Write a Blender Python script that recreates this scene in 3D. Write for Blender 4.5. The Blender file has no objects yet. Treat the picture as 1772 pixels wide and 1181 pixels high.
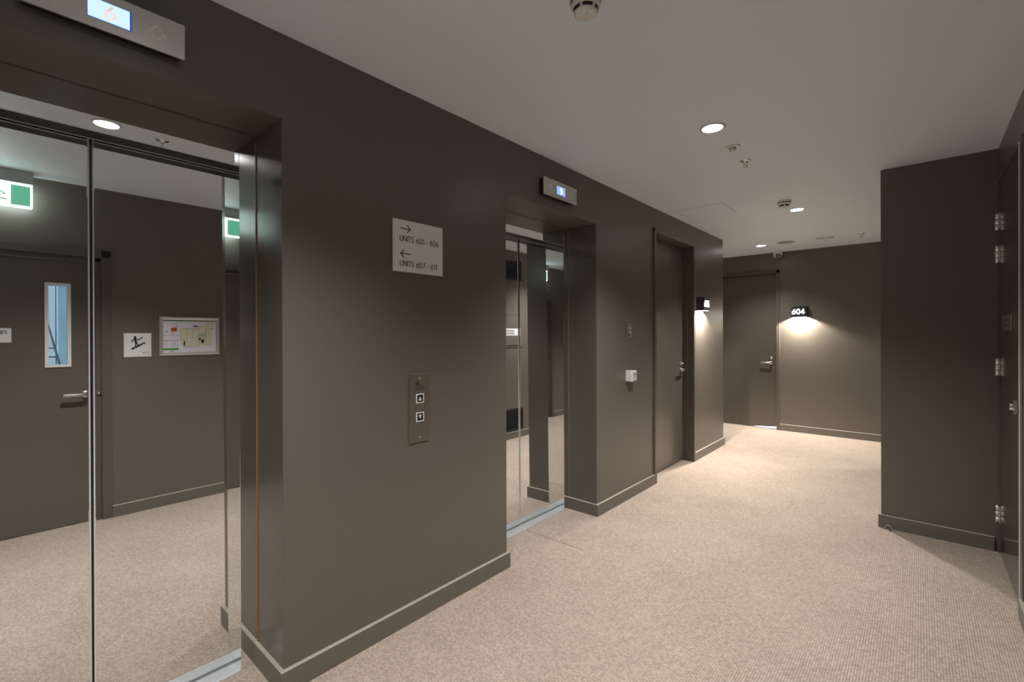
import bpy, bmesh, math
from math import pi, sin, cos, radians
from mathutils import Matrix, Vector

# ---------------------------------------------------------------- camera
sc = bpy.context.scene
COL = sc.collection
F_PX, CY, YAW, CAM_H, PITCH, ROLL = 803.27, 580.02, 0.7217, 1.3039, -0.0015, -0.0031
cam_data = bpy.data.cameras.new('camera')
cam = bpy.data.objects.new('camera', cam_data)
COL.objects.link(cam)
_f = Vector((-sin(YAW), cos(YAW), 0)); _r = Vector((cos(YAW), sin(YAW), 0)); _u = Vector((0, 0, 1))
_f, _u = _f + PITCH * _u, _u - PITCH * _f
_r, _u = _r + ROLL * _u, _u - ROLL * _r
_m = Matrix((_r.normalized(), _u.normalized(), -_f.normalized())).transposed().to_4x4()
_m.translation = (0, 0, CAM_H)
cam.matrix_world = _m
cam_data.sensor_width = 36
cam_data.lens = F_PX * 36 / 1772
cam_data.shift_y = -(590.5 - CY) / 1772
cam_data.clip_start = 0.02
sc.camera = cam

# ---------------------------------------------------------------- world (overcast daylight outside the building)
w = bpy.data.worlds.new('world'); sc.world = w; w.use_nodes = True
w.node_tree.nodes['Background'].inputs[0].default_value = (0.70, 0.86, 1.0, 1)
w.node_tree.nodes['Background'].inputs[1].default_value = 10.0

# ---------------------------------------------------------------- exposure and lamp levels
sc.view_settings.view_transform = 'Standard'
sc.view_settings.look = 'None'
sc.view_settings.gamma = 1
sc.view_settings.use_curve_mapping = False
sc.view_settings.exposure = 0.26
LAMP_COL = (1.0, 0.985, 0.962)
SPOT_W = 165.0          # beam of each ceiling downlight
LENS_L = 22.0          # glow of the downlight's lens, which lights wide
SCONCE_W = 130.0
sc.cycles.max_bounces = 14
sc.cycles.diffuse_bounces = 8
sc.cycles.glossy_bounces = 8
sc.cycles.sample_clamp_indirect = 6.0

# ---------------------------------------------------------------- materials
def mat(name, col, rough=0.5, metal=0.0, emit=0.0, ecol=None, spec=0.5, bump=0.0, bscale=200.0, vary=0.0, vscale=3.0):
    m = bpy.data.materials.new(name); m.use_nodes = True
    nt = m.node_tree; b = nt.nodes['Principled BSDF']
    b.inputs['Base Color'].default_value = (*col, 1)
    b.inputs['Roughness'].default_value = rough
    b.inputs['Metallic'].default_value = metal
    b.inputs['Specular IOR Level'].default_value = spec
    if emit:
        b.inputs['Emission Color'].default_value = (*(ecol or col), 1)
        b.inputs['Emission Strength'].default_value = emit
    if bump or vary:
        tc = nt.nodes.new('ShaderNodeTexCoord')
    if vary:
        n = nt.nodes.new('ShaderNodeTexNoise'); n.inputs['Scale'].default_value = vscale; n.inputs['Detail'].default_value = 5
        nt.links.new(tc.outputs['Object'], n.inputs['Vector'])
        mx = nt.nodes.new('ShaderNodeMix'); mx.data_type = 'RGBA'
        mx.inputs['A'].default_value = (*[c * (1 - vary) for c in col], 1)
        mx.inputs['B'].default_value = (*[min(1, c * (1 + vary)) for c in col], 1)
        nt.links.new(n.outputs['Fac'], mx.inputs['Factor'])
        nt.links.new(mx.outputs['Result'], b.inputs['Base Color'])
    if bump:
        n = nt.nodes.new('ShaderNodeTexNoise'); n.inputs['Scale'].default_value = bscale; n.inputs['Detail'].default_value = 3
        nt.links.new(tc.outputs['Object'], n.inputs['Vector'])
        bp = nt.nodes.new('ShaderNodeBump'); bp.inputs['Strength'].default_value = bump; bp.inputs['Distance'].default_value = 0.001
        nt.links.new(n.outputs['Fac'], bp.inputs['Height'])
        nt.links.new(bp.outputs['Normal'], b.inputs['Normal'])
    return m

WALL_COL = (0.140, 0.123, 0.103)
M = {}
M['wall'] = mat('wall_paint', WALL_COL, 0.35, bump=0.15, bscale=160, vary=0.04, vscale=1.3)
M['lining'] = mat('jamb_lining_paint', (0.13, 0.116, 0.098), 0.20)
M['skirting_top'] = mat('pale_skirting_edge', (0.36, 0.32, 0.27), 0.6)
M['skirting'] = mat('skirting_paint', (0.155, 0.137, 0.114), 0.36, bump=0.05)
M['door'] = mat('door_paint', (0.128, 0.111, 0.092), 0.28, bump=0.06, bscale=90)
M['frame'] = mat('door_frame_paint', (0.115, 0.100, 0.083), 0.28)
M['gloss_door'] = mat('gloss_door_paint', (0.070, 0.056, 0.045), 0.13, bump=0.03, bscale=30)
M['ceiling'] = mat('ceiling_paint', (0.83, 0.915, 1.0), 0.55, bump=0.05, bscale=60)
M['mirror'] = mat('mirror_polished_steel', (0.88, 0.89, 0.89), 0.012, 1.0)
M['bright_steel'] = mat('bright_satin_steel', (0.86, 0.86, 0.85), 0.40, 0.25)
M['hinge'] = mat('hinge_steel', (0.88, 0.88, 0.87), 0.30, 0.9)
M['chrome'] = mat('chrome', (0.85, 0.85, 0.86), 0.12, 1.0)
M['steel'] = mat('brushed_steel', (0.62, 0.60, 0.57), 0.32, 1.0, bump=0.1, bscale=400)
M['satin'] = mat('satin_nickel', (0.70, 0.68, 0.65), 0.26, 1.0)
M['bronze'] = mat('dark_bronze_steel', (0.22, 0.19, 0.152), 0.42, 0.6, bump=0.08, bscale=400)
M['alu'] = mat('aluminium_sill', (0.74, 0.76, 0.79), 0.34, 0.55, bump=0.1, bscale=300)
M['black'] = mat('black_plastic', (0.012, 0.012, 0.012), 0.4)
M['ink'] = mat('black_ink', (0.012, 0.012, 0.014), 0.6)
M['etch'] = mat('etched_outline', (0.88, 0.88, 0.85), 0.55)
M['etch_dark'] = mat('engraved_print', (0.035, 0.03, 0.025), 0.5)
M['white'] = mat('white_plastic', (0.80, 0.80, 0.79), 0.38)
M['sign'] = mat('pale_grey_sign', (0.78, 0.79, 0.77), 0.36)
M['paper'] = mat('printed_paper', (0.80, 0.80, 0.88), 0.35)
M['snap'] = mat('silver_snap_frame', (0.66, 0.66, 0.64), 0.30, 0.6)
M['slot'] = mat('dark_recess', (0.006, 0.006, 0.006), 0.8)
M['lens'] = mat('lit_lens', (1, 1, 1), 0.4, emit=LENS_L, ecol=LAMP_COL)
M['lamp_body'] = mat('black_lamp_body', (0.030, 0.026, 0.023), 0.38)
M['lamp_open'] = mat('lit_lamp_opening', (1, 1, 1), 0.4, emit=22, ecol=(1.0, 0.90, 0.78))
M['digits'] = mat('lit_digits', (1, 1, 1), 0.4, emit=9, ecol=(1.0, 0.95, 0.90))
M['screen'] = mat('lit_blue_screen', (0.3, 0.5, 0.9), 0.25, emit=0.80, ecol=(0.66, 0.88, 1.0))
M['screen_dim'] = mat('lit_blue_screen_dim', (0.3, 0.4, 0.9), 0.25, emit=0.62, ecol=(0.42, 0.60, 1.0))
M['screen_edge'] = mat('blue_screen_border', (0.03, 0.07, 0.35), 0.3, emit=0.25, ecol=(0.08, 0.2, 1.0))
M['digit_pink'] = mat('lit_pale_digit', (.3, .25, .25), 0.4, emit=0.56, ecol=(1.0, 0.82, 0.80))
M['digit_white'] = mat('lit_white_digit', (.5, .5, .5), 0.4, emit=1.3, ecol=(0.95, 0.97, 1.0))
M['exit_white'] = mat('lit_exit_white', (1, 1, 1), 0.4, emit=6.5, ecol=(0.80, 1.0, 0.95))
M['exit_green'] = mat('lit_exit_green', (0.05, 0.35, 0.2), 0.4, emit=0.45, ecol=(0.22, 0.72, 0.48))
M['exit_house'] = mat('exit_housing_grey', (0.45, 0.47, 0.48), 0.35)
M['green'] = mat('print_green', (0.06, 0.26, 0.04), 0.5)
M['green_dark'] = mat('print_dark_green', (0.05, 0.13, 0.03), 0.5)
M['teal'] = mat('print_teal', (0.05, 0.17, 0.12), 0.5)
M['orange'] = mat('print_orange', (0.55, 0.08, 0.01), 0.5)
M['room'] = mat('print_pale_rooms', (0.70, 0.71, 0.52), 0.5)
M['room_green'] = mat('print_green_rooms', (0.42, 0.55, 0.35), 0.5)
M['line'] = mat('print_grey_lines', (0.17, 0.18, 0.19), 0.5)
M['pink'] = mat('print_mauve', (0.35, 0.2, 0.33), 0.5)
M['beige_panel'] = mat('services_panel_paint', WALL_COL, 0.38)
M['sealant'] = mat('tan_sealant', (0.33, 0.17, 0.06), 0.5)
M['speaker'] = mat('speaker_mesh', (0.42, 0.41, 0.39), 0.6, bump=0.4, bscale=900)
M['outside_floor'] = mat('pale_concrete', (0.7, 0.72, 0.75), 0.7, vary=0.1)
M['stair_wall'] = mat('stairwell_white_paint', (0.85, 0.87, 0.90), 0.6, vary=0.06)
M['stair_blue'] = mat('stairwell_blue_panel', (0.46, 0.62, 0.74), 0.5, vary=0.15, vscale=9)
M['stair_steel'] = mat('stair_grey_steel', (0.16, 0.20, 0.24), 0.5)

def glass_mat():
    m = bpy.data.materials.new('clear_glass'); m.use_nodes = True
    nt = m.node_tree; nt.nodes.clear()
    o = nt.nodes.new('ShaderNodeOutputMaterial')
    t = nt.nodes.new('ShaderNodeBsdfTransparent'); t.inputs[0].default_value = (0.90, 0.96, 0.96, 1)
    g = nt.nodes.new('ShaderNodeBsdfGlossy'); g.inputs['Roughness'].default_value = 0.02
    fr = nt.nodes.new('ShaderNodeFresnel'); fr.inputs[0].default_value = 1.45
    mx = nt.nodes.new('ShaderNodeMixShader')
    nt.links.new(fr.outputs[0], mx.inputs[0]); nt.links.new(t.outputs[0], mx.inputs[1]); nt.links.new(g.outputs[0], mx.inputs[2])
    nt.links.new(mx.outputs[0], o.inputs[0])
    return m
M['glass'] = glass_mat()

def carpet_mat():
    m = bpy.data.materials.new('loop_pile_carpet'); m.use_nodes = True
    nt = m.node_tree; N = nt.nodes; L = nt.links
    b = N['Principled BSDF']; b.inputs['Roughness'].default_value = 0.92; b.inputs['Specular IOR Level'].default_value = 0.12
    tc = N.new('ShaderNodeTexCoord'); sp = N.new('ShaderNodeSeparateXYZ'); L.new(tc.outputs['Object'], sp.inputs[0])
    def math_(op, a, bb=None):
        n = N.new('ShaderNodeMath'); n.operation = op
        for i, v in enumerate((a, bb)):
            if v is None: continue
            if isinstance(v, (int, float)): n.inputs[i].default_value = v
            else: L.new(v, n.inputs[i])
        return n.outputs[0]
    PX, PY = 0.0092, 0.0070
    u = math_('DIVIDE', sp.outputs[0], PX); v = math_('DIVIDE', sp.outputs[1], PY)
    row = math_('FLOOR', u)
    wn = N.new('ShaderNodeTexWhiteNoise'); wn.noise_dimensions = '1D'; L.new(row, wn.inputs['W'])
    v2 = math_('ADD', v, math_('MULTIPLY', wn.outputs['Value'], 0.6))
    su = math_('ABSOLUTE', math_('SINE', math_('MULTIPLY', u, pi)))
    sv = math_('ABSOLUTE', math_('SINE', math_('MULTIPLY', v2, pi)))
    loop = math_('MULTIPLY', math_('POWER', su, 0.6), math_('ADD', math_('MULTIPLY', sv, 0.55), 0.45))
    cv = N.new('ShaderNodeCombineXYZ'); L.new(row, cv.inputs[0]); L.new(math_('FLOOR', v2), cv.inputs[1])
    wn2 = N.new('ShaderNodeTexWhiteNoise'); wn2.noise_dimensions = '2D'; L.new(cv.outputs[0], wn2.inputs['Vector'])
    nz = N.new('ShaderNodeTexNoise'); nz.inputs['Scale'].default_value = 2.2; nz.inputs['Detail'].default_value = 4
    L.new(tc.outputs['Object'], nz.inputs['Vector'])
    f1 = math_('ADD', math_('MULTIPLY', loop, 0.42), math_('MULTIPLY', wn2.outputs['Value'], 0.30))
    fac = math_('ADD', f1, math_('MULTIPLY', nz.outputs['Fac'], 0.28))
    cr = N.new('ShaderNodeValToRGB')
    cr.color_ramp.elements[0].position = 0.10; cr.color_ramp.elements[0].color = (0.205, 0.160, 0.130, 1)
    cr.color_ramp.elements[1].position = 0.90; cr.color_ramp.elements[1].color = (0.575, 0.480, 0.400, 1)
    L.new(fac, cr.inputs[0]); L.new(cr.outputs[0], b.inputs['Base Color'])
    bp = N.new('ShaderNodeBump'); bp.inputs['Strength'].default_value = 0.55; bp.inputs['Distance'].default_value = 0.003
    L.new(math_('ADD', loop, math_('MULTIPLY', wn2.outputs['Value'], 0.3)), bp.inputs['Height']); L.new(bp.outputs[0], b.inputs['Normal'])
    return m
M['carpet'] = carpet_mat()

# ---------------------------------------------------------------- mesh helpers
class MB:
    """collects shapes, then links them as ONE mesh object"""
    def __init__(s): s.bm = bmesh.new(); s.mi = 0
    def _tag(s, faces):
        for f in faces: f.material_index = s.mi
    def box(s, lo, hi, bev=0.0, seg=2):
        t = bmesh.new(); bmesh.ops.create_cube(t, size=1)
        for v in t.verts: v.co = Vector([(lo[i] + hi[i]) / 2 + v.co[i] * (hi[i] - lo[i]) for i in range(3)])
        if bev: bmesh.ops.bevel(t, geom=t.edges[:], offset=bev, segments=seg, profile=0.5, affect='EDGES')
        return s._merge(t)
    def _merge(s, t, mtx=None):
        if mtx is not None: bmesh.ops.transform(t, matrix=mtx, verts=t.verts[:])
        for f in t.faces: f.material_index = s.mi
        me = bpy.data.meshes.new('tmp'); t.to_mesh(me); t.free()
        s.bm.from_mesh(me); bpy.data.meshes.remove(me)
        return s
    def lathe(s, prof, seg=40, mtx=None, cap=True):
        """profile [(radius, z)] turned about local z"""
        t = bmesh.new(); rings = []
        for r, z in prof:
            if r < 1e-6: rings.append([t.verts.new((0, 0, z))])
            else: rings.append([t.verts.new((r * cos(2 * pi * k / seg), r * sin(2 * pi * k / seg), z)) for k in range(seg)])
        for a, b in zip(rings, rings[1:]):
            for k in range(seg):
                k2 = (k + 1) % seg
                if len(a) == 1 and len(b) == 1: continue
                if len(a) == 1: t.faces.new((a[0], b[k2], b[k]))
                elif len(b) == 1: t.faces.new((a[k], a[k2], b[0]))
                else: t.faces.new((a[k], a[k2], b[k2], b[k]))
        if cap:
            if len(rings[0]) > 1: t.faces.new(rings[0][::-1])
            if len(rings[-1]) > 1: t.faces.new(rings[-1])
        bmesh.ops.recalc_face_normals(t, faces=t.faces[:])
        for f in t.faces: f.smooth = True
        return s._merge(t, mtx)
    def cyl(s, a, b, r, seg=24, r2=None):
        a, b = Vector(a), Vector(b); d = b - a
        q = d.to_track_quat('Z', 'Y').to_matrix().to_4x4(); q.translation = a
        return s.lathe([(r, 0), (r2 if r2 is not None else r, d.length)], seg, q)
    def prism(s, pts, z0, z1, holes=None):
        """polygon in local xy extruded along z (optionally a single hole of the same vertex count)"""
        t = bmesh.new()
        if holes is None:
            a = [t.verts.new((x, y, z0)) for x, y in pts]; b = [t.verts.new((x, y, z1)) for x, y in pts]
            t.faces.new(a[::-1]); t.faces.new(b)
            n = len(pts)
            for k in range(n): t.faces.new((a[k], a[(k + 1) % n], b[(k + 1) % n], b[k]))
        else:
            n = len(pts)
            R = [[t.verts.new((x, y, z)) for x, y in P] for P in (pts, holes) for z in (z0, z1)]
            o0, o1, i0, i1 = R
            for k in range(n):
                j = (k + 1) % n
                t.faces.new((o0[k], o0[j], o1[j], o1[k])); t.faces.new((i0[k], i1[k], i1[j], i0[j]))
                t.faces.new((o1[k], o1[j], i1[j], i1[k])); t.faces.new((o0[k], i0[k], i0[j], o0[j]))
        bmesh.ops.recalc_face_normals(t, faces=t.faces[:])
        return s._merge(t)
    def tube(s, pts, r, seg=12):
        """round bar through points"""
        t = bmesh.new(); rings = []
        P = [Vector(p) for p in pts]
        for i, p in enumerate(P):
            d = (P[min(i + 1, len(P) - 1)] - P[max(i - 1, 0)]).normalized()
            q = d.to_track_quat('Z', 'Y').to_matrix()
            rings.append([t.verts.new(p + q @ Vector((r * cos(2 * pi * k / seg), r * sin(2 * pi * k / seg), 0))) for k in range(seg)])
        for a, b in zip(rings, rings[1:]):
            off = min(range(seg), key=lambda o: sum((a[k].co - b[(k + o) % seg].co).length for k in range(seg)))
            for k in range(seg): t.faces.new((a[k], a[(k + 1) % seg], b[(k + 1 + off) % seg], b[(k + off) % seg]))
        t.faces.new(rings[0][::-1]); t.faces.new(rings[-1])
        bmesh.ops.recalc_face_normals(t, faces=t.faces[:])
        for f in t.faces: f.smooth = len(f.verts) == 4
        return s._merge(t)
    def build(s, name, mats, parent=None, smooth_angle=None):
        me = bpy.data.meshes.new(name); s.bm.to_mesh(me); s.bm.free()
        for k in (mats if isinstance(mats, (list, tuple)) else [mats]): me.materials.append(M[k])
        o = bpy.data.objects.new(name, me); COL.objects.link(o)
        if parent is not None: o.parent = parent
        return o

def tag(o, label=None, cat=None, group=None, kind=None):
    for k, v in (('label', label), ('category', cat), ('group', group), ('kind', kind)):
        if v: o[k] = v
    return o

AX = {'left': ((0, 1, 0), (0, 0, 1), (1, 0, 0)),      # things on the left wall face +X
      'right': ((0, -1, 0), (0, 0, 1), (-1, 0, 0)),   # on the right wall face -X
      'end': ((1, 0, 0), (0, 0, 1), (0, -1, 0)),      # on the end wall face the camera
      'ceil': ((1, 0, 0), (0, -1, 0), (0, 0, -1)),    # under the ceiling: local z points down
      'world': ((1, 0, 0), (0, 1, 0), (0, 0, 1))}
def thing(name, loc, axes='world', label=None, cat=None, group=None, kind=None):
    o = bpy.data.objects.new(name, None); COL.objects.link(o)
    o.empty_display_size = 0.05
    m = Matrix([Vector(a) for a in AX[axes]]).transposed().to_4x4(); m.translation = loc
    o.matrix_world = m
    return tag(o, label, cat, group, kind)

def copy_tree(o, parent=None):
    c = o.copy(); COL.objects.link(c); c.parent = parent
    for ch in [k for k in COL.objects if k.parent == o]: copy_tree(ch, c)
    return c
def move(o, loc): 
    m = o.matrix_world.copy(); m.translation = loc; o.matrix_world = m

def _arc(cx, cy, rx, ry, a0, a1, n=18):
    return [(cx + rx * cos(radians(a0 + (a1 - a0) * k / n)), cy + ry * sin(radians(a0 + (a1 - a0) * k / n))) for k in range(n + 1)]
GLYPH = {                                  # advance width, then pen strokes, capital height = 1
    'U': (.62, [[(0, 1), (0, .31)] + _arc(.31, .31, .31, .31, 180, 360) + [(.62, 1)]]),
    'N': (.64, [[(0, 0), (0, 1), (.64, 0), (.64, 1)]]), 'I': (0, [[(0, 0), (0, 1)]]),
    'T': (.56, [[(0, 1), (.56, 1)], [(.28, 1), (.28, 0)]]),
    'S': (.50, [_arc(.25, .755, .235, .245, 35, 250) + _arc(.25, .255, .25, .255, 70, -145)]),
    '0': (.60, [_arc(.30, .5, .30, .5, 0, 360, 36)]),
    '1': (.30, [[(.09, .85), (.24, 1), (.24, 0)]]),
    '6': (.58, [_arc(.29, .31, .29, .31, 0, 360, 32), [(.035, .44), (.42, 1)]]),
    '7': (.52, [[(0, 1), (.52, 1), (.16, 0)]]), '-': (.24, [[(0, .36), (.24, .36)]]),
    '4': (.60, [[(.44, 0), (.44, 1), (0, .27), (.60, .27)]]),
    '5': (.54, [[(.48, 1), (.10, 1), (.06, .56)] + _arc(.26, .33, .28, .33, 125, -140)]),
    'F': (.48, [[(0, 0), (0, 1), (.48, 1)], [(0, .52), (.42, .52)]]),
    'E': (.48, [[(.48, 1), (0, 1), (0, 0), (.48, 0)], [(0, .52), (.42, .52)]]),
    'R': (.54, [[(0, 0), (0, 1), (.27, 1)] + _arc(.27, .735, .265, .265, 90, -90) + [(0, .47)], [(.25, .47), (.54, 0)]]),
    'A': (.66, [[(0, 0), (.33, 1), (.66, 0)], [(.12, .34), (.54, .34)]]), ' ': (.20, [])}
def text(name, body, cap, x, y, z, mk, parent, align='LEFT', pen=.125, width=None, ext=.0006, gap=.235):
    """raised lettering drawn with a round pen; cap is the height of the capitals"""
    xs = []; cx = 0
    for ch in body: xs.append(cx); cx += GLYPH[ch][0] + gap
    total = (cx - gap) * cap
    sx = (width / total) if width else 1.0
    x0 = x - (total * sx / 2 if align == 'CENTER' else 0)
    b = MB(); r = pen * cap / 2; lay = 0
    for ch, ox in zip(body, xs):
        for st in GLYPH[ch][1]:
            P = [Vector((x0 + (ox + px) * cap * sx, y + py * cap)) for px, py in st]
            for i, (p, q) in enumerate(zip(P, P[1:])):
                d = (q - p).normalized(); n = Vector((-d.y, d.x)) * r
                b.prism([tuple(p + n), tuple(p - n), tuple(q - n), tuple(q + n)], z, z + ext + (i % 2) * .00002)
            for i, p in enumerate(P):
                b.prism([(p.x + r * cos(2 * pi * k / 12), p.y + r * sin(2 * pi * k / 12)) for k in range(12)], z, z + ext + .00004)
    return b.build(name, mk, parent)

# ---------------------------------------------------------------- plan of the place (metres; camera stands at x=0, y=0)
XW = -1.7405            # main left wall
XR = 0.349              # right wall
H = 2.40
L1 = (-0.249, 0.716)    # first lift opening
L2 = (1.9263, 2.8915)   # second lift opening
LH = 2.092              # head of the lift openings
XF = -1.98              # face of the lift frames
XD = -2.05              # face of the lift doors
D1 = (3.832, 4.797)     # door in the left wall, outside of frame
Y5 = 5.726              # left wall ends, cross corridor starts
YE = 7.080              # end wall
XP, YP = -0.2006, 3.987 # corner of the services pillar
TB, HB = 0.0147, 0.086  # skirting

# ---------------------------------------------------------------- setting
b = MB(); b.box((-5.3, -3.3, -0.12), (3.3, 7.18, 0)); tag(b.build('floor', 'carpet'), 'beige brown loop pile carpet covering the whole corridor floor', 'floor', kind='structure')
b = MB(); b.box((-5.3, -3.3, H), (3.3, 7.30, H + 0.15)); tag(b.build('ceiling', 'ceiling'), 'flat pale grey painted corridor ceiling', 'ceiling', kind='structure')

def struct(name, bm, mk, label, cat='wall'):
    return tag(bm.build(name, mk), label, cat, kind='structure')
b = MB(); xb = -2.45
b.box((xb, -3.1, 0), (XW, L1[0], H)); b.box((xb, L1[0], LH), (XW, L1[1], H)); b.box((xb, L1[1], 0), (XW, L2[0], H))
b.box((xb, L2[0], LH), (XW, L2[1], H)); b.box((xb, L2[1], 0), (XW, D1[0] + 0.012, H)); b.box((xb, D1[0] + 0.012, 2.215), (XW, D1[1] - 0.012, H))
b.box((xb, D1[1] - 0.012, 0), (XW, Y5, H)); b.box((-5.2, Y5 - 0.15, 0), (xb, Y5, H))
b.box((xb - 0.1, L1[0] - .1, 0), (xb, D1[1] + .1, H))
struct('wall_left', b, 'wall', 'dark taupe left wall with both lift recesses and one door')
b = MB()
DE = (-2.400, -1.425)   # end wall door, outside of frame
b.box((-5.2, YE, 0), (DE[0] + 0.01, YE + 0.12, H)); b.box((DE[1] - 0.01, YE, 0), (3.2, YE + 0.12, H)); b.box((DE[0] + 0.01, YE, 2.155), (DE[1] - 0.01, YE + 0.12, H))
struct('wall_end', b, 'wall', 'dark taupe wall across the far end of the corridor')
b = MB()
DS = (-0.42, 0.615)     # stair door outside of frame
DSH = 1.950
b.box((XR, -3.1, 0), (XR + 0.12, DS[0] + .01, H)); b.box((XR, DS[1] - .01, 0), (XR + 0.12, 3.10, H)); b.box((XR, DS[0] + .01, DSH - .01), (XR + 0.12, DS[1] - .01, H))
b.box((XR, 3.10, 2.205), (XR + 0.12, YP, H)); b.box((XR + .08, 3.10, 0), (XR + 0.12, YP, 2.205))
struct('wall_right', b, 'wall', 'dark taupe right wall holding the stair door and glossy cupboard door')
b = MB(); b.box((XP, YP, 0), (1.2, Y5, H)); b.box((1.2, Y5 - 0.15, 0), (3.2, Y5, H))
struct('wall_pillar', b, 'wall', 'very dark wall block jutting out at right before the far corridor')
b = MB(); b.box((-1.9, -3.2, 0), (XR + .2, -3.1, H)); struct('wall_back', b, 'wall', 'dark wall closing the corridor behind the viewer')
b = MB(); b.box((-5.3, Y5 - .2, 0), (-5.2, YE + .12, H)); struct('wall_far_left', b, 'wall', 'dark wall closing the left arm of the far corridor')
b = MB(); b.box((3.2, Y5 - .2, 0), (3.3, YE + .12, H)); struct('wall_far_right', b, 'wall', 'dark wall closing the right arm of the far corridor')

def baseboard(name, path, side, label):
    """skirting along wall points; side=+1 keeps it to the left of the walking direction"""
    P = [Vector(p) for p in path]; n = len(P); off = []
    for i in range(n):
        ns = []
        if i > 0: d = (P[i] - P[i - 1]).normalized(); ns.append(Vector((-d.y, d.x)) * side)
        if i < n - 1: d = (P[i + 1] - P[i]).normalized(); ns.append(Vector((-d.y, d.x)) * side)
        k = ns[0] if len(ns) == 1 else (ns[0] + ns[1]) / (1 + ns[0].dot(ns[1]))
        off.append(k)
    bm = MB(); t = bmesh.new()
    prof = [(0, 0), (TB, 0), (TB, HB - 0.003), (TB - 0.003, HB), (0, HB)]
    rows = [[t.verts.new((P[i].x + off[i].x * a, P[i].y + off[i].y * a, z)) for a, z in prof] for i in range(n)]
    for A, B in zip(rows, rows[1:]):
        for k in range(5): t.faces.new((A[k], A[(k + 1) % 5], B[(k + 1) % 5], B[k]))
    t.faces.new(rows[0]); t.faces.new(rows[-1][::-1]); bmesh.ops.recalc_face_normals(t, faces=t.faces[:])
    bm._merge(t)
    bm.bm.normal_update()
    for f in bm.bm.faces: f.material_index = 1 if f.normal.z > .5 else 0    # top faces get the paler colour
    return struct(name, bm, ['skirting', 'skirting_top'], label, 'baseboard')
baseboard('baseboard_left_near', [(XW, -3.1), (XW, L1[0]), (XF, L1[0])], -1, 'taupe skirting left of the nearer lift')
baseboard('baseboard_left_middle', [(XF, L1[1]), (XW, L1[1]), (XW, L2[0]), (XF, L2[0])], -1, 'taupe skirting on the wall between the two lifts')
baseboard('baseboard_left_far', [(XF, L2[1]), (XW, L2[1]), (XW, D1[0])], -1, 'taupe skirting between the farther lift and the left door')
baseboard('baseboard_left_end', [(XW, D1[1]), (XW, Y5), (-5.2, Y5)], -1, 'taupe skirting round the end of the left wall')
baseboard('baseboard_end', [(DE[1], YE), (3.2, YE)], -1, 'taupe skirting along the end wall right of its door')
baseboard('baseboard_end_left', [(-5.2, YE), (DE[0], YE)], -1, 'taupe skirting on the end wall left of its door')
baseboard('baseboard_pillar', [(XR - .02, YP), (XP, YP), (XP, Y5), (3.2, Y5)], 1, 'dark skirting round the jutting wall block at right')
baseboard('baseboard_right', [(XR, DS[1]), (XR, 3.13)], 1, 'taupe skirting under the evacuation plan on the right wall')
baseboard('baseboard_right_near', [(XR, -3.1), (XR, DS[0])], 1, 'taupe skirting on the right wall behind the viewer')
b = MB(); b.box((-1.965, 2.3765, 0), (-1.53, 2.3795, 0.0008)); struct('trim_1', b, 'etch_dark', 'thin carpet join line in front of the farther lift', 'carpet seam')
bpy.data.objects['trim_1'].rotation_euler.z = 0
# pieces of the outside that show through the stair window and under the end door
b = MB(); b.box((-5.2, YE + .10, -0.12), (3.2, YE + 1.2, -0.004)); struct('floor_outside', b, 'outside_floor', 'daylit pale floor beyond the end door', 'floor')
b = MB(); b.box((XR + .12, -1.2, -0.12), (2.2, 1.4, -0.004)); struct('floor_stairwell', b, 'outside_floor', 'pale stairwell floor behind the stair door', 'floor')
b = MB(); b.box((1.75, -1.2, 0), (1.85, 1.4, 3.0)); struct('wall_stairwell', b, 'stair_wall', 'white daylit stairwell wall seen through the door glass', 'wall')

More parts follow.
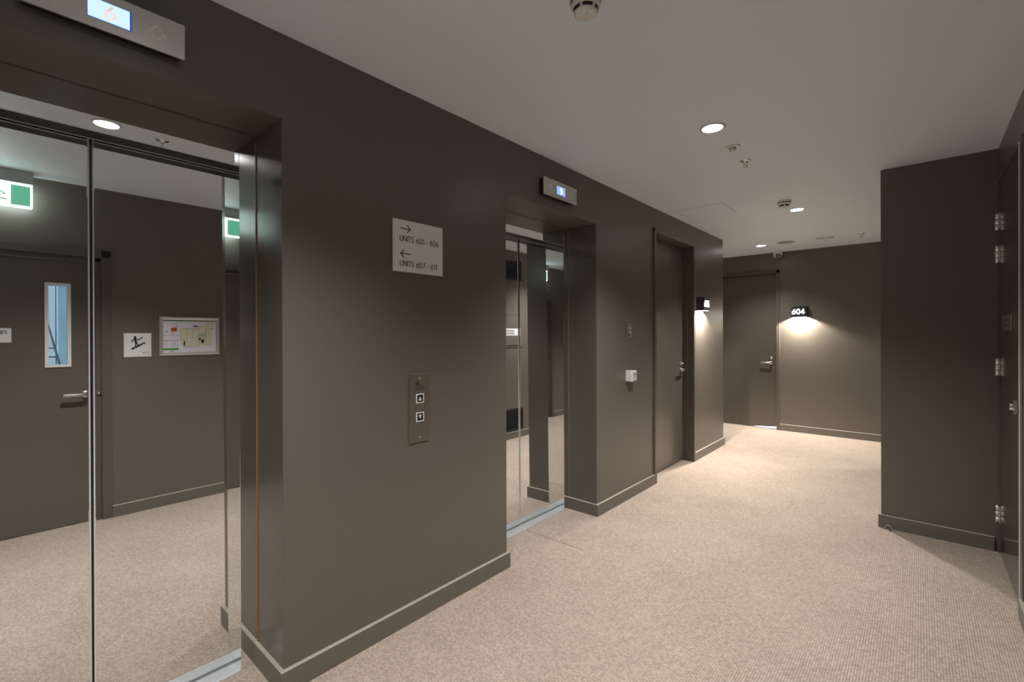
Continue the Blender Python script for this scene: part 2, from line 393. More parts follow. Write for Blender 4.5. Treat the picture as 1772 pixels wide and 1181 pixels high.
# ---------------------------------------------------------------- lifts
TILT = radians(0.35)
def lift(span, label):
    y0, y1 = span; yc = (y0 + y1) / 2; hw = (y1 - y0) / 2; ST = 0.063; HD = 1.958
    t = thing('elevator', (XF, yc, 0), 'left', label, 'elevator', 'mirror polished lifts', 'thing')
    b = MB()                              # local x along wall, y up, z out
    b.box((-hw + .0005, 0, -0.16), (-hw + ST, LH - .001, 0), 0.0008, 1); b.box((hw - ST, 0, -0.16), (hw - .0005, LH - .001, 0), 0.0008, 1)
    b.box((-hw + ST, HD, -0.16), (hw - ST, LH - .001, 0), 0.0008, 1)
    b.build('door_surround', 'mirror', t)
    b = MB(); b.box((-hw + ST, HD - 0.004, -0.066), (hw - ST, HD - .0004, -0.003)); b.build('head_track', 'black', t)
    b = MB(); b.box((-hw + ST, HD - .007, XD - XF + .0005), (hw - ST, HD - .004, XD - XF + .003)); b.box((-hw + ST, HD - .0015, -.0022), (hw - ST, HD + .0015, .0008)); b.build('head_strip', 'bright_steel', t)
    b = MB(); b.box((hw - .004, 0, -.001), (hw - .0005, LH - .02, 0.003)); b.box((-hw + .0005, 0, -.001), (-hw + .004, LH - .02, 0.003)); b.build('sealant_bead', 'sealant', t)
    panels = {}
    for s in (-1, 1):
        d = MB(); x0, x1 = (-hw + ST - .02, -0.004) if s < 0 else (0.004, hw - ST + .02)
        d.box((x0, 0.006, -0.03), (x1, HD + 0.05, 0), 0.006, 4)
        o = d.build('door_panel', 'mirror', t); panels[s] = o; o.location = (0, 0, XD - XF); o.rotation_euler = (-TILT, 0, 0)
    b = MB(); b.box((-0.0030, 0.006, XD - XF - .035), (0.0030, HD, XD - XF - .004)); b.build('rubber_strip', 'black', t)
    for s in (-1, 1):
        a, c = sorted((s * .0031, s * .0078)); b = MB(); b.box((a, 0.006, -.02), (c, HD, .0012), .001, 2); b.build('edge_strip', 'bright_steel', panels[s])
    b = MB(); b.box((-hw + ST, -.001, XD - XF + .006), (hw - ST, 0.005, 0.0), 0.001, 1); b.box((-hw + ST, -.001, XD - XF - .06), (hw - ST, 0.004, XD - XF))
    for k in range(3): b.box((-hw + ST, 0.004, -0.018 - k * .016), (hw - ST, 0.0065, -0.013 - k * .016))
    b.build('sill', 'alu', t)
    b = MB(); b.box((-hw + ST, -.001, XD - XF), (hw - ST, 0.002, XD - XF + .006)); b.build('sill_groove', 'slot', t)
    return t
lift(L1, 'nearer lift at left with mirror doors reflecting the stair door')
lift(L2, 'farther lift with mirror doors beyond the units sign')
for k, (yy, sgn, lab) in enumerate(((L1[0], 1, 'left jamb of the nearer lift recess'), (L1[1], -1, 'right jamb of the nearer lift recess'), (L2[0], 1, 'left jamb of the farther lift recess'), (L2[1], -1, 'right jamb of the farther lift recess'))):
    a, c = sorted((yy, yy + sgn * .0012)); b = MB(); b.box((XF + .0035, a, HB), (XW - .0005, c, LH - .001)); struct('trim_%d' % (k + 4), b, 'lining', 'smooth painted ' + lab, 'jamb lining')

def indicator(yc, digit, bright, label):
    t = thing('floor_indicator', (XW, yc, 2.207), 'left', label, 'floor indicator', 'lift floor indicators')
    w2, h2 = 0.1785, 0.0535
    b = MB(); b.box((-w2 + .008, -h2 + .006, 0.0), (w2 - .008, h2 - .006, 0.027), .002, 1); b.build('back_box', 'black', t)
    b = MB(); b.box((-w2, -h2, 0.027), (w2, h2, 0.0355), .001, 2); b.build('faceplate', 'steel', t)
    sx = 0.0015
    b = MB(); b.box((sx - .0485, -.0285, 0.0355), (sx + .0485, .0285, 0.0360)); fr = b.build('screen', 'screen_edge', t)
    b = MB(); b.box((sx - .0465, -.0265, 0.0360), (sx + .0435, .0265, 0.0364)); b.build('lit_area', 'screen' if bright else 'screen_dim', fr)
    text('digit', digit, 0.034, sx, -.017, 0.0364, 'digit_pink' if bright else 'digit_white', fr, 'CENTER', .19 if bright else .15)
    for s in (1, -1):                     # etched arrow outlines: up at right, down at left
        up = s > 0; cx = 0.108 if up else -0.108; k = 1 if up else -1
        o = [(0, .0225), (.0255, -.008), (.013, -.0055), (.013, -.0185), (-.013, -.0185), (-.013, -.0055), (-.0255, -.008)]
        i = [(0, .0165), (.0190, -.0042), (.0095, -.0020), (.0095, -.0150), (-.0095, -.0150), (-.0095, -.0020), (-.0190, -.0042)]
        b = MB(); b.prism([(cx + x, k * y - .001) for x, y in o], .0355, .0362, [(cx + x, k * y - .001) for x, y in i]); b.build('arrow', 'etch', t)
    return t
indicator(0.2335, '6', True, 'steel floor indicator over the nearer lift, its bright blue screen showing 6')
indicator(2.4105, '5', False, 'steel floor indicator over the farther lift, its small blue screen showing 5')

# ---------------------------------------------------------------- things on the left wall
t = thing('unit_sign', (XW, 1.3255, 1.702), 'left', 'pale grey wall sign with arrows to UNITS 601 - 606 and 607 - 611', 'sign')
b = MB(); b.box((-.1415, -.1165, 0), (.1415, .1165, .004), .0015, 2); b.build('plate', 'sign', t)
def arrow(cx, cy, k):
    b = MB(); L_ = .0255; w_ = .0021; z0, z1 = .004, .0046
    b.box((cx - L_, cy - w_, z0), (cx + L_ - .001, cy + w_, z1))
    tip = cx + k * L_
    for s in (1, -1):
        ex, ey = tip - k * .0165, cy + s * .0175; d = Vector((ex - tip, ey - cy)).normalized(); n = Vector((-d.y, d.x)) * w_
        b.prism([(tip + n.x, cy + n.y), (tip - n.x, cy - n.y), (ex - n.x, ey - n.y), (ex + n.x, ey + n.y)], z0, z1 + .0001)
    return b.build('arrow', 'ink', t)
arrow(-.0750, .0770, 1); arrow(-.0750, -.0350, -1)
text('lettering', 'UNITS 601 - 606', .0235, -.1035, .0215, .0040, 'ink', t, width=.2170)
text('lettering', 'UNITS 607 - 611', .0235, -.1035, -.0905, .0040, 'ink', t, width=.2090)

t = thing('lift_call_station', (XW, 1.324, 0.966), 'left', 'tall dark bronze lift call station with up and down buttons below the sign', 'lift call station')
b = MB(); b.box((-.0555, -.158, 0), (.0555, .158, .006), .0015, 2); b.build('plate', 'bronze', t)
for y in (.138, -.132):
    b = MB(); b.lathe([(.0055, .006), (.0055, .0072), (.004, .0085), (0, .0088)], 20); o = b.build('screw', 'chrome', t); o.location = (0, y, 0)
for y, k in ((.0435, 1), (-.0415, -1)):
    b = MB(); R = .0215
    sq = lambda r: [(-r, -r), (r, -r), (r, r), (-r, r)]
    b.prism(sq(R), .006, .009, sq(R - .0045)); o = b.build('button', 'white', t); o.location = (0.0015, y, 0)
    b = MB(); b.box((-R + .0045, -R + .0045, .006), (R - .0045, R - .0045, .0083)); b.build('button_face', 'black', o)
    b = MB(); b.prism([(-.0088, -k * .0095), (.0088, -k * .0095), (0, k * .0095)], .0083, .0088, [(-.0032, -k * .0055), (.0032, -k * .0055), (0, k * .0012)]); b.build('arrow', 'etch', o)
text('inscription', 'FIRE', .0095, -.023, .108, .0060, 'etch_dark', t, pen=.24)
b = MB()
for y, x1 in ((.098, .024), (.090, .026), (.083, .022)):
    x = -.022; i = 0
    while x < x1:
        wd = (.004, .007, .005)[i % 3]; b.box((x, y, .006), (x + wd, y + .0035, .0063)); x += wd + .0016; i += 1
b.build('small_print', 'etch_dark', t)

t = thing('key_switch', (XW, 3.372, 1.3325), 'left', 'small steel plate with indicator lights above the white call point', 'switch')
b = MB(); b.box((-.045, -.055, 0), (.045, .055, .012), .002, 2); b.build('plate', 'steel', t)
for y, r, k in ((.022, .008, 'chrome'), (-.016, .0085, 'exit_house')):
    b = MB(); b.lathe([(r, .012), (r, .015), (r * .7, .018), (0, .0185)], 20); o = b.build('indicator_light', k, t); o.location = (.006, y, 0)
b = MB(); b.lathe([(.006, .012), (.006, .014), (0, .0142)], 16); o = b.build('key_hole', 'black', t); o.location = (-.012, -.042, 0)
t = thing('call_point', (XW, 3.364, 0.9735), 'left', 'white cube shaped door release call point on the wall beside the left door', 'call point')
b = MB(); b.box((-.041, -.0425, 0), (.041, .0425, .056), .004, 3); b.build('housing', 'white', t)
b = MB(); b.box((-.030, -.026, .056), (.030, .034, .0575), .0008, 1); b.build('glass_panel', 'white', t)
b = MB()
for x0, x1, y0, y1 in ((-.022, .024, .012, .019), (-.012, .020, .002, .007), (-.014, .02, -.012, -.006), (-.024, -.016, .022, .029), (-.020, .026, -.036, -.033)):
    b.box((x0, y0, .0575 if y0 > -.03 else .056), (x1, y1, .0579))
b.build('printed_marks', 'ink', t)

# ---------------------------------------------------------------- doors
def lever(parent, x, y, z, k, lock=True, L_=.118):
    """lever set: k is the direction the lever points along local x"""
    h = thing('handle', (0, 0, 0)); h.parent = parent; h.matrix_basis = Matrix.Translation((x, y, z))
    b = MB(); b.lathe([(.026, 0), (.026, .009), (.023, .011), (.012, .0115), (.0115, .048)], 32); b.build('rose', 'satin', h)
    b = MB(); pts = [(0, 0, .040), (k * .006, 0, .050), (k * .016, 0, .054), (k * L_, 0, .054), (k * (L_ + .006), 0, .050)]
    b.tube(pts, .0112, 14); b.build('lever', 'satin', h)
    if lock:
        b = MB(); b.lathe([(.024, 0), (.024, .010), (.020, .013), (.011, .0135), (.010, .030), (0, .031)], 32); o = b.build('deadlock', 'satin', parent); o.location = (x + .004 * -k, y + .062, z)
    return h

def door_set(name, loc, axes, W, Ht, fw, proud, deep, label, leaf_bottom=(.006, .006), mk='door'):
    """flush door in a steel frame; local origin at floor, middle of the opening, z out of the wall"""
    t = thing(name, loc, axes, label, 'door', kind='structure')
    h = W / 2
    b = MB()
    for s in (-1, 1):
        a, c = sorted((s * h, s * (h - fw)))
        b.box((a, 0, -deep - .05), (c, Ht, proud), .0015, 1)
    b.box((-h, Ht - fw, -deep - .05), (h, Ht, proud), .0015, 1)
    st = -deep * .5                       # rebate the leaf shuts behind
    for s in (-1, 1):
        a, c = sorted((s * (h - fw), s * (h - fw - .004)))
        b.box((a, 0, st - .004), (c, Ht - fw, st), .0008, 1)
    b.box((-h + fw, Ht - fw - .004, st - .004), (h - fw, Ht - fw, st))
    for s in (-1, 1):                     # stop behind the leaf
        a, c = sorted((s * (h - fw), s * (h - fw - .016))); b.box((a, 0, -deep - .05), (c, Ht - fw, -deep - .0405))
    b.box((-h + fw, Ht - fw - .016, -deep - .05), (h - fw, Ht - fw, -deep - .0405))
    b.build('door_frame', 'frame', t)
    l = h - fw - .003
    b = MB(); b.prism([(-l, leaf_bottom[0]), (.06, leaf_bottom[0]), (l, leaf_bottom[1]), (l, Ht - fw - .003), (-l, Ht - fw - .003)], -deep - .04, -deep)
    b.build('door_leaf', mk, t)
    return t
dw = D1[1] - D1[0]
d1 = door_set('door_1', (XW, (D1[0] + D1[1]) / 2, 0), 'left', dw, 2.226, .038, .015, .105, 'tall dark flush door in the left wall beside the wall lamp')
lever(d1, .395, .935, -.105, -1)
W2 = DE[1] - DE[0]
d2 = door_set('door_2', (DE[0] + W2 / 2, YE, 0), 'end', W2, 2.163, .040, .012, .055, 'dark flush door in the end wall with daylight under it', (.0005, .030))
lever(d2, .372, .905, -.055, -1)

# stair door, seen only in the mirror of the nearer lift
WS = DS[1] - DS[0]; yc = (DS[0] + DS[1]) / 2
d3 = thing('door_3', (XR, yc, 0), 'right', 'dark stair door with a narrow window, reflected in the nearer lift', 'door', kind='structure')
h = WS / 2; fw = .085
b = MB()
for s in (-1, 1):
    a, c = sorted((s * h, s * (h - fw + .03))); b.box((a, 0, -.11), (c, DSH, .012), .0015, 1)
    a, c = sorted((s * (h - fw + .03), s * (h - fw))); b.box((a, 0, -.11), (c, DSH - .05, -.014), .0015, 1)
b.box((-h, DSH - fw + .03, -.11), (h, DSH, .012), .0015, 1); b.box((-h + fw - .03, DSH - fw, -.11), (h - fw + .03, DSH - fw + .03, -.014), .0015, 1)
b.build('door_frame', 'frame', d3)
l = h - fw - .003; gx0, gx1 = yc - .385, yc - .290; gz0, gz1 = 1.133, 1.682
b = MB(); zf = -.035
b.box((-l, .006, zf - .04), (gx0, DSH - fw - .003, zf)); b.box((gx1, .006, zf - .04), (l, DSH - fw - .003, zf))
b.box((gx0, .006, zf - .04), (gx1, gz0, zf)); b.box((gx0, gz1, zf - .04), (gx1, DSH - fw - .003, zf)); b.build('door_leaf', 'door', d3)
b = MB(); o_ = .018
b.prism([(gx0 - o_, gz0 - o_), (gx1 + o_, gz0 - o_), (gx1 + o_, gz1 + o_), (gx0 - o_, gz1 + o_)], zf, zf + .008, [(gx0, gz0), (gx1, gz0), (gx1, gz1), (gx0, gz1)])
wf = b.build('window_trim', 'sign', d3)
b = MB(); b.box((gx0, gz0, zf - .023), (gx1, gz1, zf - .017)); b.build('window_glass', 'glass', wf)
hh = lever(d3, yc - .478, .915, zf, 1, False)
b = MB(); b.lathe([(.025, 0), (.025, .010), (.020, .013), (.011, .0135), (.010, .034), (0, .035)], 32); o = b.build('lock_cylinder', 'satin', d3); o.location = (yc - .547, .915, zf)
# stairs, rails and panel beyond its glass
b = MB(); b.box((1.70, .435, 0), (1.75, 0.505, 3.0))
struct('trim_2', b, 'stair_blue', 'blue grey panel on the stairwell wall behind the door glass', 'panel')
t = thing('stair_railing', (1.2, 0, 0), 'world', 'grey steel stair railing seen through the stair door glass', 'railing')
b = MB(); b.tube([(0, .386, 0), (0, .386, 2.6)], .004); b.build('post', 'stair_steel', t)
b = MB(); b.tube([(0, .30, 1.62), (0, .44, .95)], .008); b.build('handrail', 'stair_steel', t)
b = MB()
for k in range(3): b.tube([(0, -.6, 1.27 - k * .07), (0, .386, 1.24 - k * .07)], .005)
b.build('rail', 'stair_steel', t)

# glossy cupboard door on the right wall
t = thing('door_4', (XR, 3.565, 0), 'right', 'glossy dark cupboard door at the right edge with steel hinges', 'door', kind='structure')
b = MB(); b.box((-.395, .010, -.05), (.385, 2.185, -.001), .0015, 1); b.build('door_leaf', 'gloss_door', t)
b = MB(); b.box((.388, .004, -.009), (.397, 2.195, .007), .0006, 1); b.build('steel_edge', 'bright_steel', t)
b = MB(); b.box((.399, 0, -.06), (.465, 2.205, .004), .001, 1); b.box((-.4065, 2.188, -.06), (.399, 2.205, .006), .001, 1); b.box((-.4065, 0, -.06), (-.3985, 2.188, .004)); b.build('door_frame', 'frame', t)
for z in (1.963, 1.770, 1.101, .230):
    b = MB(); b.box((-.392, -.050, 0), (-.362, .050, .0025), .0005, 1)
    for q in range(3): b.cyl((-.3965, -.050 + q * .0335, .0095), (-.3965, -.050 + q * .0335 + .0325, .0095), .0078, 20)
    b.cyl((-.3965, -.054, .0095), (-.3965, .054, .0095), .0045, 14)
    o = b.build('hinge', 'hinge', t); o.location = (0, z, 0); o['label'] = 'steel barrel hinge'
b = MB(); b.box((-.024, -.034, 0), (.024, .034, .014), .002, 2); b.cyl((0, 0, .014), (0, 0, .026), .017, 24); o = b.build('latch', 'chrome', t); o.location = (.285, .945, 0)
b = MB(); b.box((-.160, -.0415, 0), (.160, .0415, .006), .0008, 1); o = b.build('name_plate', 'steel', t); o.location = (-.03, 1.357, 0)
b = MB()
for x in (-.08, -.02, .045): b.box((x, -.018, .006), (x + .014, .020, .0064)); b.box((x, .014, .006), (x + .045, .020, .0065)); b.box((x, -.018, .006), (x + .042, -.012, .0065))
b.build('engraving', 'etch_dark', o)

# ---------------------------------------------------------------- wall lamps with lit unit numbers
def sconce(loc, axes, num, label):
    t = thing('wall_lamp', loc, axes, label, 'wall lamp', 'unit number wall lamps')
    W, Hh, P, th = .172, .138, .080, .004
    b = MB()
    b.box((-W / 2, -Hh / 2, P - th), (W / 2, Hh / 2, P), .0006, 1); b.box((-W / 2, Hh / 2 - th, 0), (W / 2, Hh / 2, P - th))
    b.box((-W / 2, -Hh / 2, 0), (-W / 2 + th, Hh / 2 - th, P - th)); b.box((W / 2 - th, -Hh / 2, 0), (W / 2, Hh / 2 - th, P - th)); b.box((-W / 2 + th, -Hh / 2, 0), (W / 2 - th, Hh / 2 - th, .003))
    b.build('lamp_box', 'lamp_body', t)
    b = MB(); b.box((-W / 2 + .012, -.014, .006), (W / 2 - .012, -.010, P - .010)); b.build('diffuser', 'lamp_open', t)
    text('unit_number', num, .058, -.010, -.027, P, 'digits', t, 'CENTER', .16, gap=.26)
    ld = bpy.data.lights.new('lamp_light', 'SPOT'); ld.energy = SCONCE_W; ld.spot_size = radians(165); ld.spot_blend = .4; ld.shadow_soft_size = .02; ld.color = (1.0, .90, .78)
    lo = bpy.data.objects.new('lamp_light', ld); COL.objects.link(lo); lo.parent = t; lo.location = (0, -.020, .046); lo.rotation_euler = (radians(-90), 0, 0)
    return t
sconce((XW, 4.950, 1.612), 'left', '605', 'small black box lamp with lit number beside the left door')
sconce((-1.185, YE, 1.586), 'end', '604', 'small black box lamp with lit number on the end wall beside its door')

# ---------------------------------------------------------------- ceiling things
def downlight(x, y, label, level=1.0):
    t = thing('downlight', (x, y, H), 'ceil', label, 'ceiling light', 'recessed ceiling downlights')
    b = MB(); b.lathe([(.064, 0), (.064, .002), (.060, .0055), (.052, .0065), (.050, .0045), (.050, 0)], 48, cap=False); b.build('trim_ring', 'white', t)
    b = MB(); b.lathe([(.050, .0028), (0, .0034)], 48, cap=False); b.build('lens', 'lens', t)
    ld = bpy.data.lights.new('beam', 'SPOT'); ld.energy = SPOT_W * level; ld.spot_size = radians(116); ld.spot_blend = .85; ld.shadow_soft_size = .035; ld.color = LAMP_COL
    lo = bpy.data.objects.new('beam', ld); COL.objects.link(lo); lo.parent = t; lo.location = (0, 0, .012); lo.rotation_euler = (pi, 0, 0)
    return t
downlight(-.80, .42, 'downlight reflected in the header of the nearer lift')
downlight(-.829, 2.56, 'largest lit downlight in view, nearest on the ceiling')
downlight(-.818, 4.74, 'lit downlight right beside the farther smoke detector', .9)
downlight(-1.488, 6.387, 'smallest lit downlight, above the end wall door', .5)
downlight(.65, 6.39, 'downlight hidden behind the jutting wall block at right', .5)
downlight(-3.60, 6.39, 'downlight in the hidden left arm of the far corridor')
downlight(-.80, -1.72, 'unseen added downlight behind the viewer', 1.1)  # unseen lamp, added for its light on the near end

def smoke(x, y, label):
    t = thing('smoke_detector', (x, y, H), 'ceil', label, 'smoke detector', 'ceiling smoke detectors')
    b = MB(); b.lathe([(.053, 0), (.053, .010), (.050, .014), (.0, .014)], 48); b.build('base', 'white', t)
    b = MB(); b.lathe([(.0492, .014), (.0492, .0185)], 48); b.build('shadow_gap', 'black', t)
    b = MB(); b.lathe([(.0485, .0185), (.0475, .028), (.0425, .036), (.036, .0365)], 48); hd = b.build('head', 'white', t)
    b = MB(); b.lathe([(.0412, .0362), (.0370, .0465)], 48); b.build('chamber', 'black', hd)
    for k in range(6):
        a = 2 * pi * k / 6 + .3; q = Matrix.Rotation(a, 4, 'Z')
        b = MB(); b.prism([(.030, -.0035), (.0425, -.0035), (.0425, .0035), (.030, .0035)], .034, .0470); bmesh.ops.transform(b.bm, matrix=q, verts=b.bm.verts[:]); b.build('rib', 'white', hd)
    b = MB(); b.lathe([(.0385, .0465), (.0375, .0510), (.028, .0560), (0, .0575)], 48); b.build('cap', 'white', hd)
    b = MB(); b.lathe([(.0025, .055), (.0025, .0585), (0, .059)], 12); o = b.build('indicator', 'snap', hd); o.location = (.012, .010, -.0005)
    return t
smoke(-.820, 1.300, 'white smoke detector cut by the top edge of the photo')
smoke(-.845, 4.373, 'white smoke detector farther along, beside a lit downlight')

def sprinkler(x, y, label):
    t = thing('sprinkler', (x, y, H), 'ceil', label, 'sprinkler', 'ceiling fire sprinklers')
    b = MB(); b.lathe([(.032, 0), (.031, .003), (.022, .006), (.012, .008), (.012, .014), (.009, .016)], 32); b.build('escutcheon', 'chrome', t)
    b = MB(); b.tube([(.009, 0, .012), (.012, 0, .026), (.004, 0, .038)], .002, 8); b.tube([(-.009, 0, .012), (-.012, 0, .026), (-.004, 0, .038)], .002, 8); b.build('yoke_arms', 'chrome', t)
    b = MB(); b.cyl((0, 0, .014), (0, 0, .036), .003, 12); b.build('bulb', 'steel', t)
    b = MB(); b.lathe([(.013, .038), (.014, .0395), (0, .041)], 24); b.build('deflector', 'chrome', t)
    return t
sprinkler(-.831, 3.187, 'chrome sprinkler just beyond the nearest downlight and sensor')
sprinkler(-.484, 6.36, 'farthest chrome sprinkler, near the jutting wall at right')
sprinkler(-.764, .663, 'chrome sprinkler reflected in the header of the nearer lift')

t = thing('motion_sensor', (-.825, 2.901, H), 'ceil', 'small clear domed sensor between the nearest downlight and a sprinkler', 'sensor')
b = MB(); b.lathe([(.042, 0), (.040, .004), (.028, .007), (0, .007)], 40); b.build('base_ring', 'white', t)
b = MB(); b.lathe([(.020, .007), (.020, .012), (.016, .022), (.008, .028), (0, .0295)], 32); b.build('dome', 'snap', t)

for x, mk, lab in ((-1.213, 'speaker', 'flat grey round ceiling speaker beside the smallest downlight'), (-.821, 'snap', 'flat round ceiling vent between a grey speaker and far sprinkler')):
    t = thing('ceiling_speaker' if mk == 'speaker' else 'ceiling_vent', (x, 6.36, H), 'ceil', lab, 'ceiling speaker' if mk == 'speaker' else 'ceiling vent')
    b = MB(); b.lathe([(.088, 0), (.088, .003), (.082, .005), (.078, .003), (.078, 0)], 48, cap=False); b.build('rim', 'white' if mk == 'snap' else 'speaker', t)
    if mk == 'speaker':
        b = MB(); b.lathe([(.078, .001), (.078, .003), (0, .0045)], 48); b.build('grille', 'speaker', t)
    else:
        b = MB(); b.lathe([(.066, .001), (.066, .004), (0, .007)], 48); b.build('disc', 'white', t)
        b = MB(); b.lathe([(.078, .0005), (.066, .0008)], 48, cap=False); b.build('air_gap', 'slot', t)

t = thing('security_camera', (-1.430, 7.005, H), 'ceil', 'white dome security camera at the top of the end wall', 'security camera')
b = MB(); b.lathe([(.058, 0), (.058, .010), (.054, .014), (0, .014)], 40); b.build('base', 'white', t)
b = MB(); b.lathe([(.053, .012)] + [(.053 * cos(a), .040 + .053 * sin(a)) for a in [radians(q) for q in range(-10, 91, 10)]], 40, cap=False)
ball = b.build('ball', 'white', t)
aim = Vector((.25, .85, .62)).normalized()   # towards the lift lobby and down
q = aim.to_track_quat('Z', 'Y').to_matrix().to_4x4(); q.translation = Vector((0, 0, .040))
b = MB(); b.lathe([(.030, .040), (.030, .0535), (.026, .055), (0, .055)], 32, q); ln = b.build('lens_face', 'black', ball)
b = MB(); b.lathe([(.012, .055), (.012, .057), (0, .0585)], 24, q); b.build('lens', 'chrome', ln)

t = thing('access_panel', (-1.446, 4.286, H), 'ceil', 'square flush access panel in the ceiling above the left door', 'access panel')
b = MB(); s = .203; sq = lambda r: [(-r, -r), (r, -r), (r, r), (-r, r)]
b.box((-s + .003, -s + .003, 0), (s - .003, s - .003, .0012)); b.build('panel', 'ceiling', t)
b = MB(); b.prism(sq(s), 0, .0006, sq(s - .003)); b.build('gap_line', 'line', t)

# ---------------------------------------------------------------- things reflected in the nearer lift
t = thing('exit_sign', (.26, .030, 2.241), 'right', 'lit green and white running man exit sign under the ceiling, reflected', 'exit sign')
b = MB(); b.box((-.185, .076, -.035), (.185, H - 2.241 - .001, .035), .004, 2); b.build('housing', 'exit_house', t)
b = MB(); b.box((-.180, -.076, -.012), (.180, .077, .012), .003, 2); o = b.build('light_panel', 'exit_white', t)
b = MB(); b.box((-.172, -.066, .012), (-.082, .066, .0126)); b.build('green_field', 'exit_green', o); b = MB(); b.box((.075, -.066, .012), (.172, .066, .0126)); b.build('green_field', 'exit_green', o)
b = MB(); z0, z1 = .0126, .0132           # running man
b.lathe([(.014, z0), (.014, z1)], 20, Matrix.Translation((.012, .045, 0)))
b.prism([(-.018, .030), (.020, .030), (.022, -.008), (-.006, -.012)], z0, z1)
for p in ([(-.010, .026), (-.045, .010), (-.060, -.008)], [(.016, .026), (.046, .022), (.060, .004)], [(.000, -.008), (-.024, -.030), (-.070, -.036)], [(.014, -.008), (.040, -.026), (.034, -.060)]):
    for a, c in zip(p, p[1:]):
        d = (Vector(c) - Vector(a)).normalized(); n = Vector((-d.y, d.x)) * .006
        b.prism([(a[0] + n.x, a[1] + n.y), (a[0] - n.x, a[1] - n.y), (c[0] - n.x, c[1] - n.y), (c[0] + n.x, c[1] + n.y)], z0, z1)
b.build('running_man', 'exit_green', o)

t = thing('stair_sign', (XR, .7685, 1.2605), 'right', 'small white sign with a person running down stairs, beside the stair door', 'sign')
b = MB(); b.box((-.0825, -.090, 0), (.0825, .090, .004), .001, 1); b.build('plate', 'sign', t)
def strokes(b, lines, r, z0, z1):
    for a, c in lines:
        d = (Vector(c) - Vector(a)).normalized(); n = Vector((-d.y, d.x)) * r; e = d * r * .6
        b.prism([(a[0] + n.x - e.x, a[1] + n.y - e.y), (a[0] - n.x - e.x, a[1] - n.y - e.y), (c[0] - n.x + e.x, c[1] - n.y + e.y), (c[0] + n.x + e.x, c[1] + n.y + e.y)], z0, z1)
b = MB()
# drawn as seen in the room (the mirror turns it round): flight of steps rising to the left
px = lambda u, v: (.0825 - u * .165, .090 - v * .180)
b.lathe([(.0085, .004), (.0085, .0046)], 18, Matrix.Translation((*px(.40, .17), 0)))
strokes(b, [(px(.40, .23), px(.44, .42))], .007, .004, .0046)
strokes(b, [(px(.41, .25), px(.52, .29)), (px(.52, .29), px(.67, .18)), (px(.40, .25), px(.30, .30)), (px(.30, .30), px(.30, .37)), (px(.44, .42), px(.40, .60)), (px(.44, .40), px(.52, .50)), (px(.52, .50), px(.50, .56))], .0035, .004, .0046)
for k in range(5):
    u, v = .28 + k * .098, .64 - k * .055
    a = px(u + .098, v - .055); c = px(u, v + .02); b.box((min(a[0], c[0]), min(a[1], c[1]) - .004, .004), (max(a[0], c[0]), max(a[1], c[1]) - .009, .0045))
strokes(b, [(px(.27, .66), px(.75, .40))], .0045, .004, .0046)
b.build('stair_pictogram', 'ink', t)
text('lettering', 'STAIR', .0130, -.070, -.066, .004, 'line', t)

t = thing('door_sign', (XR + .0345, .0365, 1.337), 'right', 'small pale plate on the stair door showing a letter F, reflected at left', 'sign')
b = MB(); b.box((-.080, -.047, 0), (.080, .047, .003), .0008, 1); b.build('plate', 'sign', t)
text('lettering', 'FIRE', .022, -.056, .008, .003, 'ink', t, pen=.16)

t = thing('evacuation_plan', (XR, 1.107, 1.326), 'right', 'silver framed evacuation floor plan reflected in the nearer lift', 'wall plan')
W, Hh, fb = .410, .306, .024
rc = lambda w_, h_: [(-w_ / 2, -h_ / 2), (w_ / 2, -h_ / 2), (w_ / 2, h_ / 2), (-w_ / 2, h_ / 2)]
b = MB()
t2 = bmesh.new()
O = rc(W, Hh); I = rc(W - 2 * fb, Hh - 2 * fb); Md = rc(W - fb, Hh - fb)
rings = [[t2.verts.new((x, y, z)) for x, y in P] for P, z in ((O, 0), (O, .008), (Md, .014), (I, .006), (I, 0))]
for A, B in zip(rings, rings[1:]):
    for k in range(4): t2.faces.new((A[k], A[(k + 1) % 4], B[(k + 1) % 4], B[k]))
bmesh.ops.recalc_face_normals(t2, faces=t2.faces[:]); b._merge(t2); b.build('frame', 'snap', t)
b = MB(); b.box((-W / 2 + fb, -Hh / 2 + fb, 0), (W / 2 - fb, Hh / 2 - fb, .0035)); pp = b.build('paper', 'paper', t)
iw, ih = W - 2 * fb, Hh - 2 * fb
# u runs left to right as the mirror shows it, so it runs right to left in the room
def pr(b, u0, v0, u1, v1, lay=0):
    b.box((iw / 2 - u1 * iw, ih / 2 - v1 * ih, .0035), (iw / 2 - u0 * iw, ih / 2 - v0 * ih, .0039 + lay * .0003))
b = MB(); pr(b, 0, 0, 1, .035); b.build('title_band', 'green_dark', pp)
b = MB(); b.mi = 0
pr(b, .14, .245, .25, .355); pr(b, .19, .225, .245, .25)
b.build('key_plan_block', 'orange', pp)
b = MB(); pr(b, 0, .47, .28, .478); pr(b, 0, .63, .28, .645); pr(b, .05, .345, .08, .375); pr(b, .15, .395, .20, .415); pr(b, .16, .10, .26, .108); pr(b, .18, .17, .25, .175); pr(b, .25, .10, .255, .24); pr(b, .18, .11, .185, .17); b.build('key_plan_print', 'line', pp); b = MB()
for k in range(5): pr(b, .15, .70 + k * .032, .23, .706 + k * .032); pr(b, .03, .70 + k * .032, .075, .706 + k * .032); pr(b, .255, .695 + k * .032, .268, .708 + k * .032)
b.build('legend_print', 'line', pp)
b = MB(); pr(b, 0, .87, .28, .93); b.build('legend_band', 'green', pp)
b = MB(); pr(b, .12, .955, .19, .985); b.build('legend_mark', 'pink', pp)
b = MB()
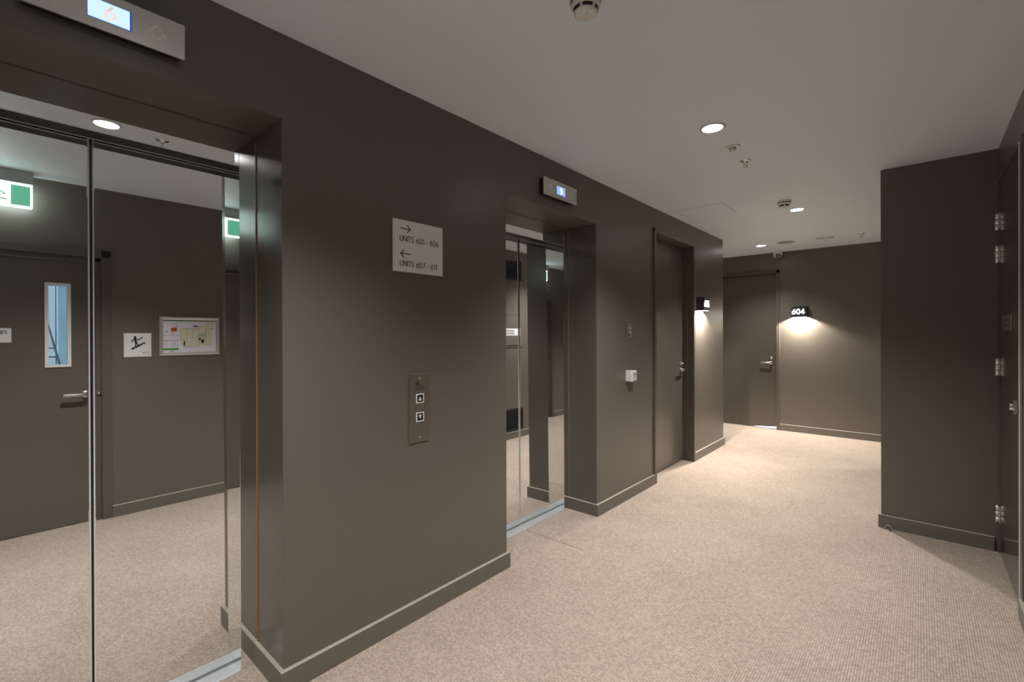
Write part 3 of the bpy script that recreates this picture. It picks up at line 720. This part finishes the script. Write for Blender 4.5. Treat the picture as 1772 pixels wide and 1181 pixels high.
for u0, v0, u1, v1 in ((.32, .27, .43, .62), (.44, .27, .53, .56), (.54, .27, .65, .56), (.66, .18, .80, .42), (.81, .10, .94, .26), (.80, .28, .93, .60), (.33, .62, .40, .80), (.37, .66, .48, .84), (.49, .58, .64, .82), (.66, .62, .77, .80), (.78, .62, .90, .78)): pr(b, u0, v0, u1, v1)
b.build('plan_rooms', 'room', pp)
b = MB(); pr(b, .66, .42, .80, .54); pr(b, .71, .56, .76, .72); b.build('plan_corridor', 'room_green', pp)
b = MB()
for u0, v0, u1, v1 in ((.31, .265, .66, .275), (.655, .19, .66, .84), (.535, .265, .54, .58), (.435, .265, .44, .60), (.31, .265, .316, .62), (.31, .61, .44, .618), (.44, .56, .66, .566), (.485, .60, .49, .84), (.37, .655, .376, .85), (.37, .84, .66, .848), (.80, .26, .806, .62), (.80, .275, .96, .283), (.94, .09, .946, .29), (.66, .175, .80, .182), (.80, .09, .806, .18), (.80, .09, .94, .097), (.77, .62, .776, .80), (.78, .785, .91, .793), (.90, .60, .906, .79), (.66, .60, .80, .606)): pr(b, u0, v0, u1, v1, 1)
b.build('plan_walls', 'line', pp)
b = MB(); pr(b, .555, .165, .645, .215, 1); b.build('plan_tag', 'teal', pp)
b = MB(); b.lathe([(.0095, .0035), (.0095, .0046)], 24, Matrix.Translation((iw / 2 - .68 * iw, ih / 2 - .595 * ih, 0))); b.build('location_dot', 'green_dark', pp)

# ---------------------------------------------------------------- services wall behind the jutting corner, reflected in the farther lift
AX['side'] = ((0, -1, 0), (0, 0, 1), (-1, 0, 0))
def vent(zc, hh_, label):
    t = thing('air_grille', (XP, 4.425, zc), 'side', label, 'air grille', 'black air grilles')
    w2 = .215; h2 = hh_ / 2
    b = MB(); b.box((-w2 + .01, -h2 + .01, 0), (w2 - .01, h2 - .01, .001)); b.build('dark_duct', 'slot', t)
    b = MB(); b.prism([(-w2, -h2), (w2, -h2), (w2, h2), (-w2, h2)], 0, .010, [(-w2 + .018, -h2 + .018), (w2 - .018, -h2 + .018), (w2 - .018, h2 - .018), (-w2 + .018, h2 - .018)]); b.build('grille_frame', 'black', t)
    n = 9; b = MB()
    for k in range(n):
        y = -h2 + .028 + k * (hh_ - .056) / (n - 1)
        b.prism([(-w2 + .018, y - .0035), (w2 - .018, y - .0035), (w2 - .018, y + .0025), (-w2 + .018, y + .0025)], .002, .009)
    b.build('louvres', 'lamp_body', t)
    return t
vent(2.145, .250, 'upper black air grille reflected in the farther lift doors')
vent(.236, .275, 'lower black louvred air grille above the skirting, reflected')
t = thing('services_hatch', (XP, 4.430, 1.376), 'side', 'taupe wall hatch with a white label, reflected in the farther lift', 'hatch')
b = MB(); b.box((-.215, -.218, 0), (.215, .218, .003), .0005, 1); b.build('hatch_frame', 'beige_panel', t)
b = MB(); b.box((-.180, -.190, .003), (.180, .190, .010), .0015, 1); b.build('hatch_door', 'beige_panel', t)
b = MB(); b.box((-.215, -.222, 0), (.215, -.2155, .004)); b.build('shadow_gap', 'slot', t); b = MB(); b.box((-.180, .1905, .003), (.180, .195, .0045)); b.build('shadow_gap', 'slot', t)
b = MB(); b.box((-.165, -.066, .010), (.165, .024, .0108)); lb = b.build('label', 'white', t); lb['label'] = 'white printed label'
b = MB()
for y in (-.006, -.040):
    x = -.05; i = 0
    while x < .13:
        wd = (.018, .030, .024, .014)[i % 4]; b.box((x, y - .010, .0108), (x + wd, y + .010, .0112)); x += wd + .008; i += 1
b.build('print', 'line', lb)
b = MB(); b.box((XP - .0015, 4.795, HB), (XP + .0005, 4.822, 2.22)); struct('trim_3', b, 'slot', 'dark vertical joint in the services wall, reflected in the farther lift', 'wall joint')

t = thing('door_stop', (-.163, 3.950, 0), 'world', 'small chrome half ring door stop on carpet by the jutting wall', 'door stop')
b = MB(); b.lathe([(.022, 0), (.022, .004), (.018, .006), (0, .006)], 32); b.build('base_disc', 'chrome', t)
b = MB(); b.tube([(.019 * cos(a), 0, .004 + .026 * sin(a)) for a in [radians(q) for q in range(0, 181, 15)]], .0025, 10); b.build('ring', 'chrome', t)
bpy.context.view_layer.update()
